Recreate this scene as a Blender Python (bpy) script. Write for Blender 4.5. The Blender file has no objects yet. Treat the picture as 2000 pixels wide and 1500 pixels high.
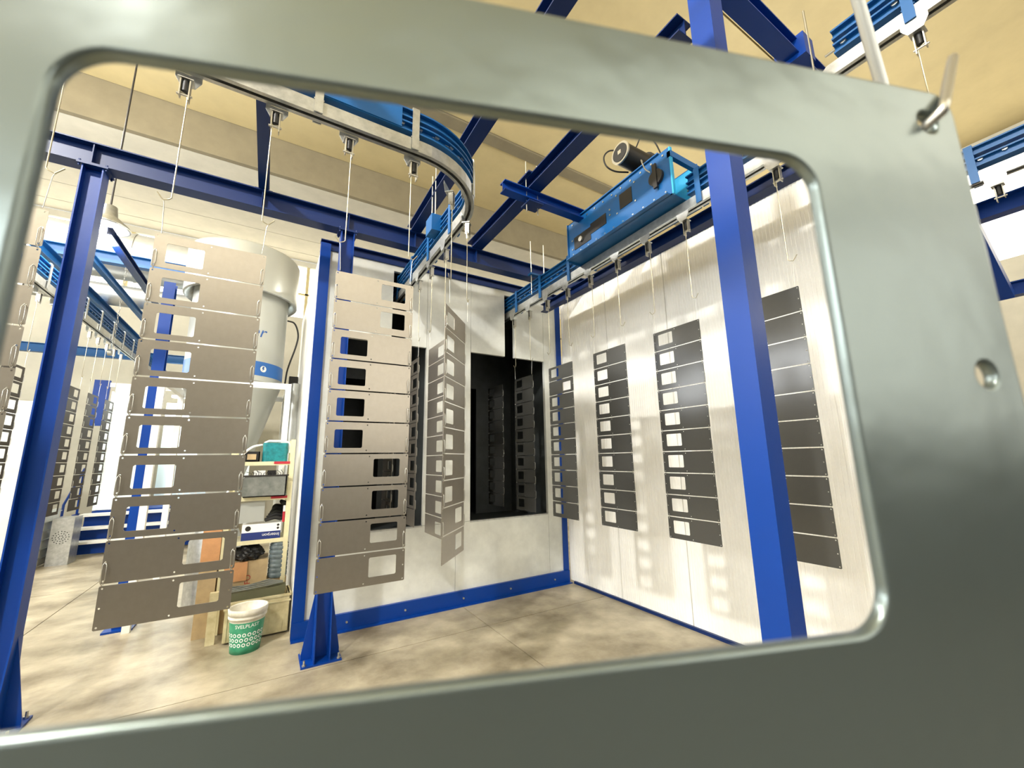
import bpy, bmesh, math, random
from mathutils import Vector, Matrix
from mathutils.geometry import tessellate_polygon
random.seed(7)
R = math.radians
scene = bpy.context.scene
col = scene.collection

# ------------------------------------------------------------------ camera
cam = bpy.data.objects.new('camera', bpy.data.cameras.new('camera'))
col.objects.link(cam)
cam.data.sensor_width = 36.0
cam.data.lens = 787.7 / 2000 * 36.0
yaw, pitch, roll = R(31.0287), R(10.553), R(-.865)
fwd = Vector((math.sin(yaw) * math.cos(pitch), math.cos(yaw) * math.cos(pitch), math.sin(pitch)))
rgt = Vector((math.cos(yaw), -math.sin(yaw), 0)); upv = rgt.cross(fwd)
r2 = rgt * math.cos(roll) + upv * math.sin(roll); u2 = upv * math.cos(roll) - rgt * math.sin(roll)
cam.matrix_world = Matrix(((r2.x, u2.x, -fwd.x, 0), (r2.y, u2.y, -fwd.y, 0), (r2.z, u2.z, -fwd.z, 1.82), (0, 0, 0, 1)))
cam.data.clip_start = 0.01
cam.data.dof.use_dof = True
cam.data.dof.focus_distance = 3.6
cam.data.dof.aperture_fstop = 12.0
scene.camera = cam

# ------------------------------------------------------------------ world and exposure
w = bpy.data.worlds.new('sky'); scene.world = w; w.use_nodes = True
w.node_tree.nodes['Background'].inputs[0].default_value = (.75, .87, 1, 1)
w.node_tree.nodes['Background'].inputs[1].default_value = 1.0
vs = scene.view_settings
vs.view_transform = 'Standard'; vs.look = 'None'; vs.gamma = 1; vs.use_curve_mapping = False
vs.exposure = 0.85
LAMP_W = 560.0          # one high-bay lamp
WINDOW_E = 2.0           # daylight in the window panes

# ------------------------------------------------------------------ materials
def lin(c):
    return tuple((v / 255 / 12.92) if v / 255 <= .04045 else ((v / 255 + .055) / 1.055) ** 2.4 for v in c)
MATS = {}
def mat(name, c, rough=.5, metal=0.0, noise=0.0, nscale=4.0, bump=0.0, bscale=60.0, coat=0.0, c2=None, spec=.5, stretch=None, alpha=1.0, trans=0.0, emis=None):
    m = bpy.data.materials.new(name); m.use_nodes = True; MATS[name] = m
    nt = m.node_tree; b = nt.nodes['Principled BSDF']
    base = (*lin(c), 1)
    b.inputs['Base Color'].default_value = base
    b.inputs['Roughness'].default_value = rough
    b.inputs['Metallic'].default_value = metal
    b.inputs['Specular IOR Level'].default_value = spec
    if coat: b.inputs['Coat Weight'].default_value = coat; b.inputs['Coat Roughness'].default_value = .12
    if trans: b.inputs['Transmission Weight'].default_value = trans
    if emis: b.inputs['Emission Color'].default_value = (*emis[0], 1); b.inputs['Emission Strength'].default_value = emis[1]
    if noise or c2 or bump:
        tc = nt.nodes.new('ShaderNodeTexCoord'); mp = nt.nodes.new('ShaderNodeMapping')
        nt.links.new(tc.outputs['Object'], mp.inputs[0])
        if stretch: mp.inputs['Scale'].default_value = stretch
    if noise or c2:
        n = nt.nodes.new('ShaderNodeTexNoise'); n.inputs['Scale'].default_value = nscale; n.inputs['Detail'].default_value = 7; n.inputs['Roughness'].default_value = .62
        nt.links.new(mp.outputs[0], n.inputs['Vector'])
        cr = nt.nodes.new('ShaderNodeValToRGB')
        cr.color_ramp.elements[0].position = .32; cr.color_ramp.elements[1].position = .68
        d = c2 if c2 else tuple(max(0, v * (1 - noise)) for v in c)
        cr.color_ramp.elements[0].color = (*lin(d), 1); cr.color_ramp.elements[1].color = base
        nt.links.new(n.outputs['Fac'], cr.inputs[0]); nt.links.new(cr.outputs[0], b.inputs['Base Color'])
    if bump:
        n2 = nt.nodes.new('ShaderNodeTexNoise'); n2.inputs['Scale'].default_value = bscale; n2.inputs['Detail'].default_value = 3
        nt.links.new(mp.outputs[0], n2.inputs['Vector'])
        bp = nt.nodes.new('ShaderNodeBump'); bp.inputs['Strength'].default_value = bump; bp.inputs['Distance'].default_value = .02
        nt.links.new(n2.outputs['Fac'], bp.inputs['Height']); nt.links.new(bp.outputs[0], b.inputs['Normal'])
    return m
mat('blue', (0, 55, 138), .38, bump=.03, bscale=25, spec=.3)
mat('blue_deep', (4, 36, 90), .38, spec=.35)
mat('rail_blue', (16, 88, 148), .4, spec=.4)
mat('cyan', (40, 165, 215), .45)
mat('galv', (196, 198, 196), .36, .85, noise=.14, nscale=18)
mat('steel', (190, 188, 180), .3, .9)
mat('dark_steel', (52, 50, 48), .45, .5)
mat('wire', (186, 179, 156), .35, .8)
mat('black', (16, 16, 17), .5)
mat('rubber', (24, 24, 24), .7)
mat('wall_white', (248, 247, 241), .28, noise=.03, nscale=3, spec=.4)
mat('sheet', (236, 238, 233), .32, .2, noise=.16, nscale=1.6, spec=.5, bump=.03, bscale=4)
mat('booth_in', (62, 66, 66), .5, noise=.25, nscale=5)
mat('floor', (186, 176, 152), .4, c2=(108, 97, 76), nscale=1.5, bump=.05, bscale=30)
mat('joint', (110, 98, 80), .9)
mat('slab', (182, 177, 162), .85, noise=.06, nscale=2, bump=.08, bscale=8)
mat('ceil', (184, 168, 124), .85, noise=.05, nscale=1.5)
mat('ceil_beam', (118, 109, 86), .9, noise=.08, nscale=2)
mat('hallwall', (186, 181, 164), .8, noise=.06, nscale=2)
mat('panel', (60, 60, 58), .16, coat=.12, noise=.03, nscale=30)
mat('panel_raw', (158, 151, 140), .3, .85, noise=.03, nscale=30)
mat('panel_dark', (64, 57, 49), .6, spec=.2)
mat('reflect_dark', (70, 72, 74), .7)  # for the dark band added out of view on the back wall
mat('fg_panel', (118, 128, 126), .28, .8, coat=.08, bump=.05, bscale=22)
mat('floor_dark', (96, 92, 84), .5, noise=.2, nscale=2)
mat('hall_grey', (112, 110, 104), .8)
mat('pale_rod', (214, 217, 214), .4, .3)
mat('cyclone', (176, 178, 172), .3, .35)
mat('cyc_blue', (28, 98, 176), .4)
mat('print_blue', (30, 82, 150), .5)
mat('white', (240, 240, 236), .45)
mat('bright', (232, 246, 248), .5)
mat('duct', (190, 192, 190), .38, .75, noise=.06, nscale=6)
mat('cream', (226, 218, 178), .5, noise=.08, nscale=9)
mat('red', (176, 38, 52), .5)
mat('teal', (32, 138, 146), .4, c2=(20, 104, 112), nscale=22)
mat('tote', (126, 128, 122), .6, c2=(96, 100, 94), nscale=14)
mat('crate_cream', (216, 206, 168), .6, c2=(172, 158, 118), nscale=6)
mat('olive', (104, 104, 78), .6)
mat('card', (206, 152, 104), .85, noise=.12, nscale=8)
mat('card_tan', (196, 172, 132), .85, noise=.12, nscale=8)
mat('box_blue', (30, 48, 112), .5)
mat('bucket', (226, 222, 208), .5, c2=(196, 190, 170), nscale=12)
mat('bucket_green', (40, 132, 96), .5, c2=(70, 156, 120), nscale=14)
mat('bottle', (150, 168, 176), .15, trans=.5, noise=.3, nscale=12)
mat('print_red', (170, 50, 30), .6)
mat('window', (255, 250, 232), .4, emis=((1.0, .95, .82), WINDOW_E))
mat('window_day', (240, 245, 250), .4, emis=((.95, .98, 1.0), 7.0))
mat('reflect_glow', (240, 240, 235), .4, emis=((1.0, .97, .9), 1.0))  # glow of the panes added out of view for panel reflections
mat('lampglow', (255, 240, 210), .4, emis=((1.0, .9, .7), 60.0))
mat('frame_cream', (176, 162, 118), .6)
M = MATS

# ------------------------------------------------------------------ mesh helpers
class MB:
    def __init__(s): s.v = []; s.f = []; s.sm = []
    def add(s, vs, fs, smooth=False):
        o = len(s.v); s.v += [tuple(p) for p in vs]; s.f += [tuple(i + o for i in f) for f in fs]; s.sm += [smooth] * len(fs); return s
    def box(s, x0, x1, y0, y1, z0, z1, rz=0, piv=None, T=None):
        P = [Vector(p) for p in ((x0, y0, z0), (x1, y0, z0), (x1, y1, z0), (x0, y1, z0), (x0, y0, z1), (x1, y0, z1), (x1, y1, z1), (x0, y1, z1))]
        if rz:
            c = Vector(piv if piv else ((x0 + x1) / 2, (y0 + y1) / 2, 0)); m = Matrix.Rotation(rz, 3, 'Z'); P = [m @ (p - c) + c for p in P]
        if T: P = [T @ p for p in P]
        return s.add(P, [(0, 3, 2, 1), (4, 5, 6, 7), (0, 1, 5, 4), (1, 2, 6, 5), (2, 3, 7, 6), (3, 0, 4, 7)])
    def cyl(s, p0, p1, r0, r1=None, n=16, caps=True):
        r1 = r0 if r1 is None else r1
        p0, p1 = Vector(p0), Vector(p1); d = (p1 - p0).normalized(); a = d.orthogonal().normalized(); b = d.cross(a)
        V = []
        for p, r in ((p0, r0), (p1, r1)):
            V += [p + (a * math.cos(2 * math.pi * i / n) + b * math.sin(2 * math.pi * i / n)) * r for i in range(n)]
        s.add(V, [(i, (i + 1) % n, n + (i + 1) % n, n + i) for i in range(n)], True)
        if caps: s.add(V[:n], [tuple(reversed(range(n)))]); s.add(V[n:], [tuple(range(n))])
        return s
    def tube(s, pts, r, n=6, closed=False):
        pts = [Vector(p) for p in pts]; N = len(pts); V = []
        ref = None
        for i, p in enumerate(pts):
            a = pts[(i - 1) % N] if (i or closed) else p; c = pts[(i + 1) % N] if (i < N - 1 or closed) else p
            t = (c - a); t = t.normalized() if t.length > 1e-9 else Vector((0, 0, 1))
            if ref is None: ref = t.orthogonal().normalized()
            ref = (ref - t * ref.dot(t)); ref = ref.normalized() if ref.length > 1e-6 else t.orthogonal().normalized()
            b = t.cross(ref)
            V += [p + (ref * math.cos(2 * math.pi * k / n) + b * math.sin(2 * math.pi * k / n)) * r for k in range(n)]
        F = []
        for i in range(N if closed else N - 1):
            j = (i + 1) % N
            F += [(i * n + k, i * n + (k + 1) % n, j * n + (k + 1) % n, j * n + k) for k in range(n)]
        s.add(V, F, True)
        if not closed: s.add(V[:n], [tuple(reversed(range(n)))]); s.add(V[-n:], [tuple(range(n))])
        return s
    def cable(s, pts, r, n=6, k=6):
        P = [Vector(p) for p in pts]; P = [P[0] * 2 - P[1]] + P + [P[-1] * 2 - P[-2]]; out = []
        for i in range(1, len(P) - 2):
            for j in range(k):
                t = j / k; a, b, c, d = P[i - 1:i + 3]
                out.append(.5 * ((2 * b) + (c - a) * t + (2 * a - 5 * b + 4 * c - d) * t * t + (3 * b - a - 3 * c + d) * t ** 3))
        return s.tube(out + [P[-2]], r, n)
    def lathe(s, prof, c=(0, 0, 0), n=32, a0=0, a1=2 * math.pi):
        c = Vector(c); full = abs(a1 - a0 - 2 * math.pi) < 1e-6; m = n if full else n + 1; V = []
        for r, z in prof:
            V += [c + Vector((r * math.cos(a0 + (a1 - a0) * i / n), r * math.sin(a0 + (a1 - a0) * i / n), z)) for i in range(m)]
        F = []
        for k in range(len(prof) - 1):
            for i in range(n):
                j = (i + 1) % m
                F.append((k * m + i, k * m + j, (k + 1) * m + j, (k + 1) * m + i))
        return s.add(V, F, True)
    def sweep(s, path, prof, closed_prof=True, up=Vector((0, 0, 1))):
        # prof: list of (lateral, height), path of 3D points, smooth along horizontal tangent
        path = [Vector(p) for p in path]; N = len(path); n = len(prof); V = []
        for i, p in enumerate(path):
            t1 = (path[i] - path[i - 1]).normalized() if i else (path[1] - path[0]).normalized()
            t2 = (path[i + 1] - path[i]).normalized() if i < N - 1 else t1
            t = (t1 + t2).normalized(); l = t.cross(up).normalized(); u = l.cross(t)
            k = 1 / max(.5, t1.dot(t))
            V += [p + l * (a * k) + u * b for a, b in prof]
        F = []
        for i in range(N - 1):
            for k in range(n if closed_prof else n - 1):
                F.append((i * n + k, (i + 1) * n + k, (i + 1) * n + (k + 1) % n, i * n + (k + 1) % n))
        s.add(V, F)
        if closed_prof:
            s.add(V[:n], [tuple(range(n))]); s.add(V[-n:], [tuple(reversed(range(n)))])
        return s
    def prism(s, poly, axis, a, b):
        # polygon in the two other axes, extruded along axis from a to b
        def P(u, v, t): return {'x': (t, u, v), 'y': (u, t, v), 'z': (u, v, t)}[axis]
        n = len(poly); V = [P(u, v, a) for u, v in poly] + [P(u, v, b) for u, v in poly]
        return s.add(V, [tuple(reversed(range(n))), tuple(range(n, 2 * n))] + [(i, (i + 1) % n, n + (i + 1) % n, n + i) for i in range(n)])
    def mesh(s, name, m=None):
        me = bpy.data.meshes.new(name); me.from_pydata([tuple(v) for v in s.v], [], s.f)
        me.polygons.foreach_set('use_smooth', s.sm)
        bm = bmesh.new(); bm.from_mesh(me); bmesh.ops.recalc_face_normals(bm, faces=bm.faces); bm.to_mesh(me); bm.free()
        if m: me.materials.append(M[m])
        return me
    def build(s, name, m, parent=None):
        return obj(name, s.mesh(name, m), parent)
def obj(name, me, parent=None, loc=None, rot=None):
    o = bpy.data.objects.new(name, me); col.objects.link(o)
    if parent is not None: o.parent = parent
    if loc is not None: o.location = loc
    if rot is not None: o.rotation_euler = rot
    return o
def tag(o, label, cat, group=None):
    o['label'] = label; o['category'] = cat
    if group: o['group'] = group
    return o
def thing(name, label, cat, loc=(0, 0, 0), group=None, rz=0):
    o = obj(name, None, None, loc, (0, 0, rz)); o.empty_display_size = .1
    return tag(o, label, cat, group)
def struct(o): o['kind'] = 'structure'; return o
def sbox(name, m, *a, **k):
    return struct(MB().box(*a, **k).build(name, m))
def part_box(name, m, parent, *a, **k):
    # world-space box under a parent placed anywhere
    mb = MB().box(*a, **k); L = parent.location
    if parent.rotation_euler.z == 0: mb.v = [(x - L.x, y - L.y, z - L.z) for x, y, z in mb.v]
    return mb.build(name, m, parent)
def wpart(mb, name, m, parent):
    L = parent.location; mb.v = [(p[0] - L.x, p[1] - L.y, p[2] - L.z) for p in mb.v]
    return mb.build(name, m, parent)
def plate(outer, holes, t, er=0.0, segs=3):
    # flat plate in local XZ, front at y=0, back at y=t; edges rounded by er
    def offs(loop, d):
        n = len(loop); out = []
        for i in range(n):
            a, b, c = Vector(loop[i - 1]), Vector(loop[i]), Vector(loop[(i + 1) % n])
            n1 = Vector((-(b - a).y, (b - a).x)).normalized(); n2 = Vector((-(c - b).y, (c - b).x)).normalized()
            m = (n1 + n2); k = 1 / max(.35, (1 + n1.dot(n2)) / 2) / 2
            out.append(b + m * (d * k))
        return out
    mb = MB(); loops = [outer] + holes      # outer counter-clockwise, holes clockwise: left normal points into the plate
    for side in (0, 1):
        L = [offs(l, er) if er else [Vector(p) for p in l] for l in loops]
        tri = tessellate_polygon([[Vector((p.x, p.y, 0)) for p in l] for l in L])
        flat = [p for l in L for p in l]; y = 0 if side == 0 else t
        mb.add([(p.x, y, p.y) for p in flat], tri)
    for l in loops:
        rings = []
        if er:
            for k in range(segs + 1):
                a = math.pi / 2 * k / segs; rings.append((er * (1 - math.sin(a)), er * (1 - math.cos(a))))
            rings += [(o, t - y) for o, y in reversed(rings)]
        else: rings = [(0, 0), (0, t)]
        n = len(l); V = []
        for o, y in rings: V += [(p.x, y, p.y) for p in (offs(l, o) if o else [Vector(q) for q in l])]
        F = []
        for k in range(len(rings) - 1):
            F += [(k * n + i, k * n + (i + 1) % n, (k + 1) * n + (i + 1) % n, (k + 1) * n + i) for i in range(n)]
        mb.add(V, F, bool(er))
    return mb
def rrect(x0, x1, z0, z1, r, n=4):
    P = []
    for cx, cz, a in ((x1 - r, z0 + r, -90), (x1 - r, z1 - r, 0), (x0 + r, z1 - r, 90), (x0 + r, z0 + r, 180)):
        P += [(cx + r * math.cos(R(a + 90 * i / n)), cz + r * math.sin(R(a + 90 * i / n))) for i in range(n + 1)]
    return P
def circ(x, z, r, n=8): return [(x + r * math.cos(2 * math.pi * i / n), z + r * math.sin(2 * math.pi * i / n)) for i in range(n)]
def ibeam(mb, axis, a, b, c1, z0, h, bw, tf=.011, tw=.008):
    # I profile along axis ('x'/'y'), c1 = centre across, standing from z0
    p = [(c1 - bw / 2, z0), (c1 + bw / 2, z0), (c1 + bw / 2, z0 + tf), (c1 + tw / 2, z0 + tf), (c1 + tw / 2, z0 + h - tf), (c1 + bw / 2, z0 + h - tf),
         (c1 + bw / 2, z0 + h), (c1 - bw / 2, z0 + h), (c1 - bw / 2, z0 + h - tf), (c1 - tw / 2, z0 + h - tf), (c1 - tw / 2, z0 + tf), (c1 - bw / 2, z0 + tf)]
    return mb.prism(p, axis, a, b)
def hcol(mb, cx, cy, z0, z1, s, along='y', tf=.010, tw=.008):
    # H column; web runs along 'along'
    p = [(-s / 2, -s / 2), (s / 2, -s / 2), (s / 2, -s / 2 + tf), (tw / 2, -s / 2 + tf), (tw / 2, s / 2 - tf), (s / 2, s / 2 - tf), (s / 2, s / 2), (-s / 2, s / 2), (-s / 2, s / 2 - tf), (-tw / 2, s / 2 - tf), (-tw / 2, -s / 2 + tf), (-s / 2, -s / 2 + tf)]
    if along == 'x': p = [(v, u) for u, v in p]
    return mb.prism([(cx + u, cy + v) for u, v in p], 'z', z0, z1)
FONT = None
def text_mb(txt, size, shear=0.0, extrude=.0):
    cu = bpy.data.curves.new('txt', 'FONT'); cu.body = txt; cu.size = size; cu.shear = shear; cu.extrude = extrude; cu.align_x = 'CENTER'; cu.resolution_u = 3
    o = bpy.data.objects.new('txt', cu); col.objects.link(o)
    me = o.to_mesh(); mb = MB()
    mb.add([v.co[:] for v in me.vertices], [tuple(p.vertices) for p in me.polygons])
    o.to_mesh_clear(); bpy.data.objects.remove(o); bpy.data.curves.remove(cu)
    return mb

# ================================================================== the hall
YF, ZH, ZL, YB = 15.5, 9.98, 9.0, 10.76
fl = struct(obj('floor', None)); fl['label'] = 'worn grey-beige concrete hall floor with cut joints'
MB().box(-9, 15.6, -7, YF, -.3, -.02).build('floor_bed', 'joint', fl)
xs = [-9, -5.6, -2.13, 2.27, 6.8, 11.2, 15.6]; ys = [-7, -4.4, .0, 4.37, 8.8, 12.2, YF]
for i in range(6):
    for j in range(6):
        g = .005
        MB().box(xs[i] + g, xs[i + 1] - g, ys[j] + g, ys[j + 1] - g, -.02, 0).build('floor_slab', 'floor_dark' if ys[j + 1] <= 0 else 'floor', fl)  # unseen slabs behind the camera made dark to dim the near panel's reflection
ce = struct(obj('ceiling', None)); ce['label'] = 'high cream concrete ceiling of slabs and a deep step'
for a, b in ((-7, -3.6), (-3.6, -.4), (-.4, 3.2), (3.2, 7.86), (8.2, YB)):
    MB().box(-9, 15.6, a + .015, b - .015, ZH, ZH + .2).build('ceiling_slab', 'ceil', ce)
MB().box(-9, 15.6, -7, YB, ZH + .2, ZH + .3).build('roof_deck', 'ceil_beam', ce)
MB().box(-9, 15.6, 7.86, 8.2, ZH - .05, ZH + .2).build('ceiling_rib', 'ceil_beam', ce)
MB().box(-9, 15.6, YB, YB + .12, ZL, ZH + .3).build('step_face', 'ceil_beam', ce)
k = YB + .12
while k < YF - .1:
    MB().box(-9, 15.6, k + .012, min(k + 1.0, YF) - .012, ZL, ZL + .2).build('ceiling_slab', 'slab', ce); k += 1.0
MB().box(-9, 15.6, YB + .12, YF, ZL + .2, ZL + .3).build('roof_deck', 'ceil_beam', ce)

def window_wall(name, axis, pos, u0, u1, wz0, wz1, ztop, sgn, step=.96):
    # wall with a strip of panes; axis is the wall's normal axis
    wroot = struct(obj(name, None))
    def B(a0, a1, z0, z1, d0, d1): return (a0, a1, d0, d1, z0, z1) if axis == 'y' else (d0, d1, a0, a1, z0, z1)
    d = (pos, pos + sgn * .3); d = (min(d), max(d))
    MB().box(*B(u0, u1, 0, wz0, *d)).build('wall_panel', 'hallwall', wroot)
    MB().box(*B(u0, u1, wz1, ztop, *d)).build('wall_panel', 'hallwall', wroot)
    return wroot, B
wf, B = window_wall('wall_far', 'y', YF, -9, 15.6, 6.85, 8.8, ZL, 1)
pm = MB().box(0, .86, YF + .1, YF + .12, 6.9, 7.98).mesh('pane', 'window')
x = -8.85; n = 0
while x < 15:
    if -.42 < x + .48 < .2:
        MB().box(-.4, .1, YF - .12, YF + .3, 0, ZL).build('wall_pillar', 'hallwall', wf); x = .12; continue
    for zz in (0, .84):
        obj('window_pane', pm, wf, (x + .05, 0, zz))
    MB().box(x - .05, x + .05, YF + .02, YF + .2, 6.85, 8.8).build('mullion', 'frame_cream', wf)
    x += .96
MB().box(-9, 15.6, YF + .02, YF + .2, 7.72, 7.78).build('transom', 'frame_cream', wf)
def side_wall(name, axis, pos, u0, u1, sgn, w0, w1, hm='hall_grey', wm='window'):
    wr = struct(obj(name, None))
    def B(a0, a1, z0, z1, d0, d1): return (a0, a1, d0, d1, z0, z1) if axis == 'y' else (d0, d1, a0, a1, z0, z1)
    d = sorted((pos, pos + sgn * .3))
    MB().box(*B(u0, u1, 0, w0, *d)).build('wall_panel', hm, wr)
    MB().box(*B(u0, u1, w1, ZH + .3, *d)).build('wall_panel', hm, wr)
    L = u1 - u0; n = int(L / 2.4); st = L / n
    for i in range(n):
        d = sorted((pos + sgn * .1, pos + sgn * .13))
        MB().box(*B(u0 + i * st + .08, u0 + (i + 1) * st - .08, w0, w1, *d)).build('window_pane', wm, wr)
        d = sorted((pos, pos + sgn * .3))
        MB().box(*B(u0 + i * st - .08, u0 + i * st + .08, w0, w1, *d)).build('mullion', 'hall_grey', wr)
    return wr
side_wall('wall_left', 'x', -9, -7, YF, -1, 4.0, 5.5, 'hallwall', 'window_day')
side_wall('wall_right', 'x', 15.6, -7, YF, 1, 6.6, 8.8, 'hallwall')
wb = side_wall('wall_back', 'y', -7, -9, 15.6, -1, 6.6, 8.8)
for i in range(5):
    MB().box(.9 + i * 1.25, 2.1 + i * 1.25, -7, -6.96, 2.15, 5.6).build('reflect_glow_pane', 'reflect_glow', wb)  # added glowing panes, never in view, brighten reflections in the bare panels
MB().box(-8.99, 15.59, -7, -6.97, 0, 2.1).build('reflect_dark_band', 'reflect_dark', wb)  # added dark band, never in view, darkens the lower panel reflections

# high-bay lamps of the hall, each with its own light
def highbay(loc, power, label, drop=1.6, r=.22, top=None):
    t = thing('high_bay_lamp', label, 'lamp', loc)
    MB().lathe([(.05, .28), (.07, .28), (.09, .14), (r + .02, .02), (r + .03, -.02), (r + .01, -.02), (.08, .12), (.05, .12)], n=24).build('reflector', 'galv', t)
    MB().lathe([(0, -.10), (r * .4, -.09), (r * .7, -.05), (r * .85, .0), (r * .8, .02), (0, .02)], n=20).build('diffuser', 'lampglow', t)
    ztop = (top if top else ZH) - loc[2]
    MB().cyl((0, 0, .26), (0, 0, ztop), .012, n=6).build('cord', 'dark_steel', t)
    ld = bpy.data.lights.new('lamp_light', 'POINT'); ld.energy = power; ld.color = (1.0, .98, .94); ld.shadow_soft_size = .2
    lo = bpy.data.objects.new('lamp_light', ld); col.objects.link(lo); lo.parent = t; lo.location = (0, 0, -.26)
    return t
highbay((-4.2, -.45, 7.9), LAMP_W * 2.5, 'high-bay lamp over the near aisle behind the panel line')
highbay((-4.8, 3.5, 7.9), LAMP_W * .7, 'high-bay lamp over the middle of the aisle')
highbay((-4.5, 7.5, 7.9), LAMP_W * 1.0, 'high-bay lamp over the aisle by the stairs')
highbay((9.5, 4.0, 7.9), LAMP_W * .8, 'high-bay lamp beyond the ribbed booth wall')
highbay((-2.02, 6.75, 4.86), 60, 'low glowing lamp hanging on a cord over the far aisle', r=.2)

# ================================================================== booth
YW = 5.15
bf = thing('spray_booth', 'white sheet-metal spray booth with two tall openings and a blue frame', 'booth', (.37, YW, 0))
def bp(name, m, *a): return part_box(name, m, bf, *a)
# front sheets
bp('front_sheet', 'sheet', .46, .60, YW, YW + .05, .17, 4.42)
bp('front_sheet', 'sheet', .60, 1.27, YW, YW + .05, 3.33, 4.42)
bp('front_sheet', 'sheet', 1.46, 1.745, YW, YW + .05, 3.33, 4.42)
bp('front_sheet', 'sheet', 1.27, 1.46, YW, YW + .05, 4.34, 4.42)
bp('front_sheet', 'sheet', 1.749, 2.408, YW, YW + .05, 1.014, 4.42)
bp('front_sheet', 'sheet', 2.412, 2.98, YW, YW + .05, 3.355, 4.42)
bp('front_sheet', 'sheet', 2.98, 3.15, YW, YW + .05, 4.34, 4.42)
bp('front_sheet', 'sheet', 3.15, 3.70, YW, YW + .05, 3.355, 4.42)
bp('front_sheet', 'sheet', 3.704, 3.985, YW, YW + .05, .17, 4.42)
bp('front_sheet', 'sheet', .604, 2.2, YW, YW + .05, .17, 1.01)
bp('front_sheet', 'sheet', 2.204, 3.70, YW, YW + .05, .17, 1.01)
bp('corner_post', 'blue', .36, .475, YW - .03, YW + .06, .0, 4.50)
bp('corner_post', 'blue', 3.95, 4.04, YW - .02, YW + .06, .16, 4.42)
mb = MB(); mb.box(.36, 4.035, YW - .04, YW + .02, .012, .172); mb.box(.36, 4.035, YW - .10, YW - .04, 0, .012); wpart(mb, 'base_beam', 'blue', bf)
mb = MB(); ibeam(mb, 'x', .36, 4.03, YW + .04, 4.42, .13, .12); wpart(mb, 'top_beam', 'blue_deep', bf)
for xx in (.9, 1.55, 2.3, 3.0, 3.75):
    wpart(MB().cyl((xx, YW - .055, .085), (xx, YW - .035, .085), .012, n=8), 'bolt', 'steel', bf)
# booth outer side sheet (towards the cyclone), ribbed
def ribbed(y0, y1, pitch=.034, d=.005):
    P = []; n = max(1, round((y1 - y0) / pitch)); s = (y1 - y0) / n
    for i in range(n):
        a = y0 + i * s; P += [(a + s * .04, 0), (a + s * .16, -d), (a + s * .84, -d), (a + s * .96, 0)]
    return P
for i in range(3):
    y0 = YW + .06 + i * 1.03; P = ribbed(y0 + .002, y0 + 1.028, .06)
    mb = MB(); poly = [(.40, y0 + .002)] + [(.372 + d, y) for y, d in P] + [(.40, y0 + 1.028)]
    mb.prism(list(reversed(poly)), 'z', .0, 4.42); wpart(mb, 'side_sheet', 'wall_white', bf)
# inside of the booth
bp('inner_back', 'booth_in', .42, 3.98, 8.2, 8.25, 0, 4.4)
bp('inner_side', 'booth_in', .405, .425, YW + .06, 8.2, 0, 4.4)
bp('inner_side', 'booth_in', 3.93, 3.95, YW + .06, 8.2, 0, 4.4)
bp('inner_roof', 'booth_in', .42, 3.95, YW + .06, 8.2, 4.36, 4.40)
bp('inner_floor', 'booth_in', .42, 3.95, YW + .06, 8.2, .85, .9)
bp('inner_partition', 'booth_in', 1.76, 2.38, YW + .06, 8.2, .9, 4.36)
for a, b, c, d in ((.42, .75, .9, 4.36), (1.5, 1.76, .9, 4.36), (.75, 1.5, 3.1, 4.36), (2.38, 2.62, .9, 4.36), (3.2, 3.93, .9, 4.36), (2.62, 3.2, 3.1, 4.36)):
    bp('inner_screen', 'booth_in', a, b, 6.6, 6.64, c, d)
for x0, x1, z1 in ((.60, 1.749, 3.33), (2.408, 3.704, 3.355)):
    bp('opening_lip', 'galv', x0, x1, YW - .004, YW + .07, .995, 1.014)

# ribbed white wall at right angles to it
XW = 4.074
rw = struct(obj('wall_ribbed', None)); rw['label'] = 'white ribbed sandwich-panel wall beside the hanging line'
seams = [5.15, 4.10, 3.07, 2.04, 1.01]
for i in range(4):
    y1, y0 = seams[i] - .004, seams[i + 1] + .004
    P = ribbed(y0, y1, .034, .004)
    poly = [(XW + .06, y0)] + [(XW + .004 + d, y) for y, d in P] + [(XW + .06, y1)]
    MB().prism(list(reversed(poly)), 'z', .03, 4.36).build('wall_panel', 'wall_white', rw)
MB().box(XW - .02, XW + .065, 1.01, YW - .12, 4.36, 4.41).build('top_rail', 'blue_deep', rw)
MB().box(XW - .03, XW + .0, 1.01, YW - .12, .0, .035).build('base_rail', 'blue_deep', rw)

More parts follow.
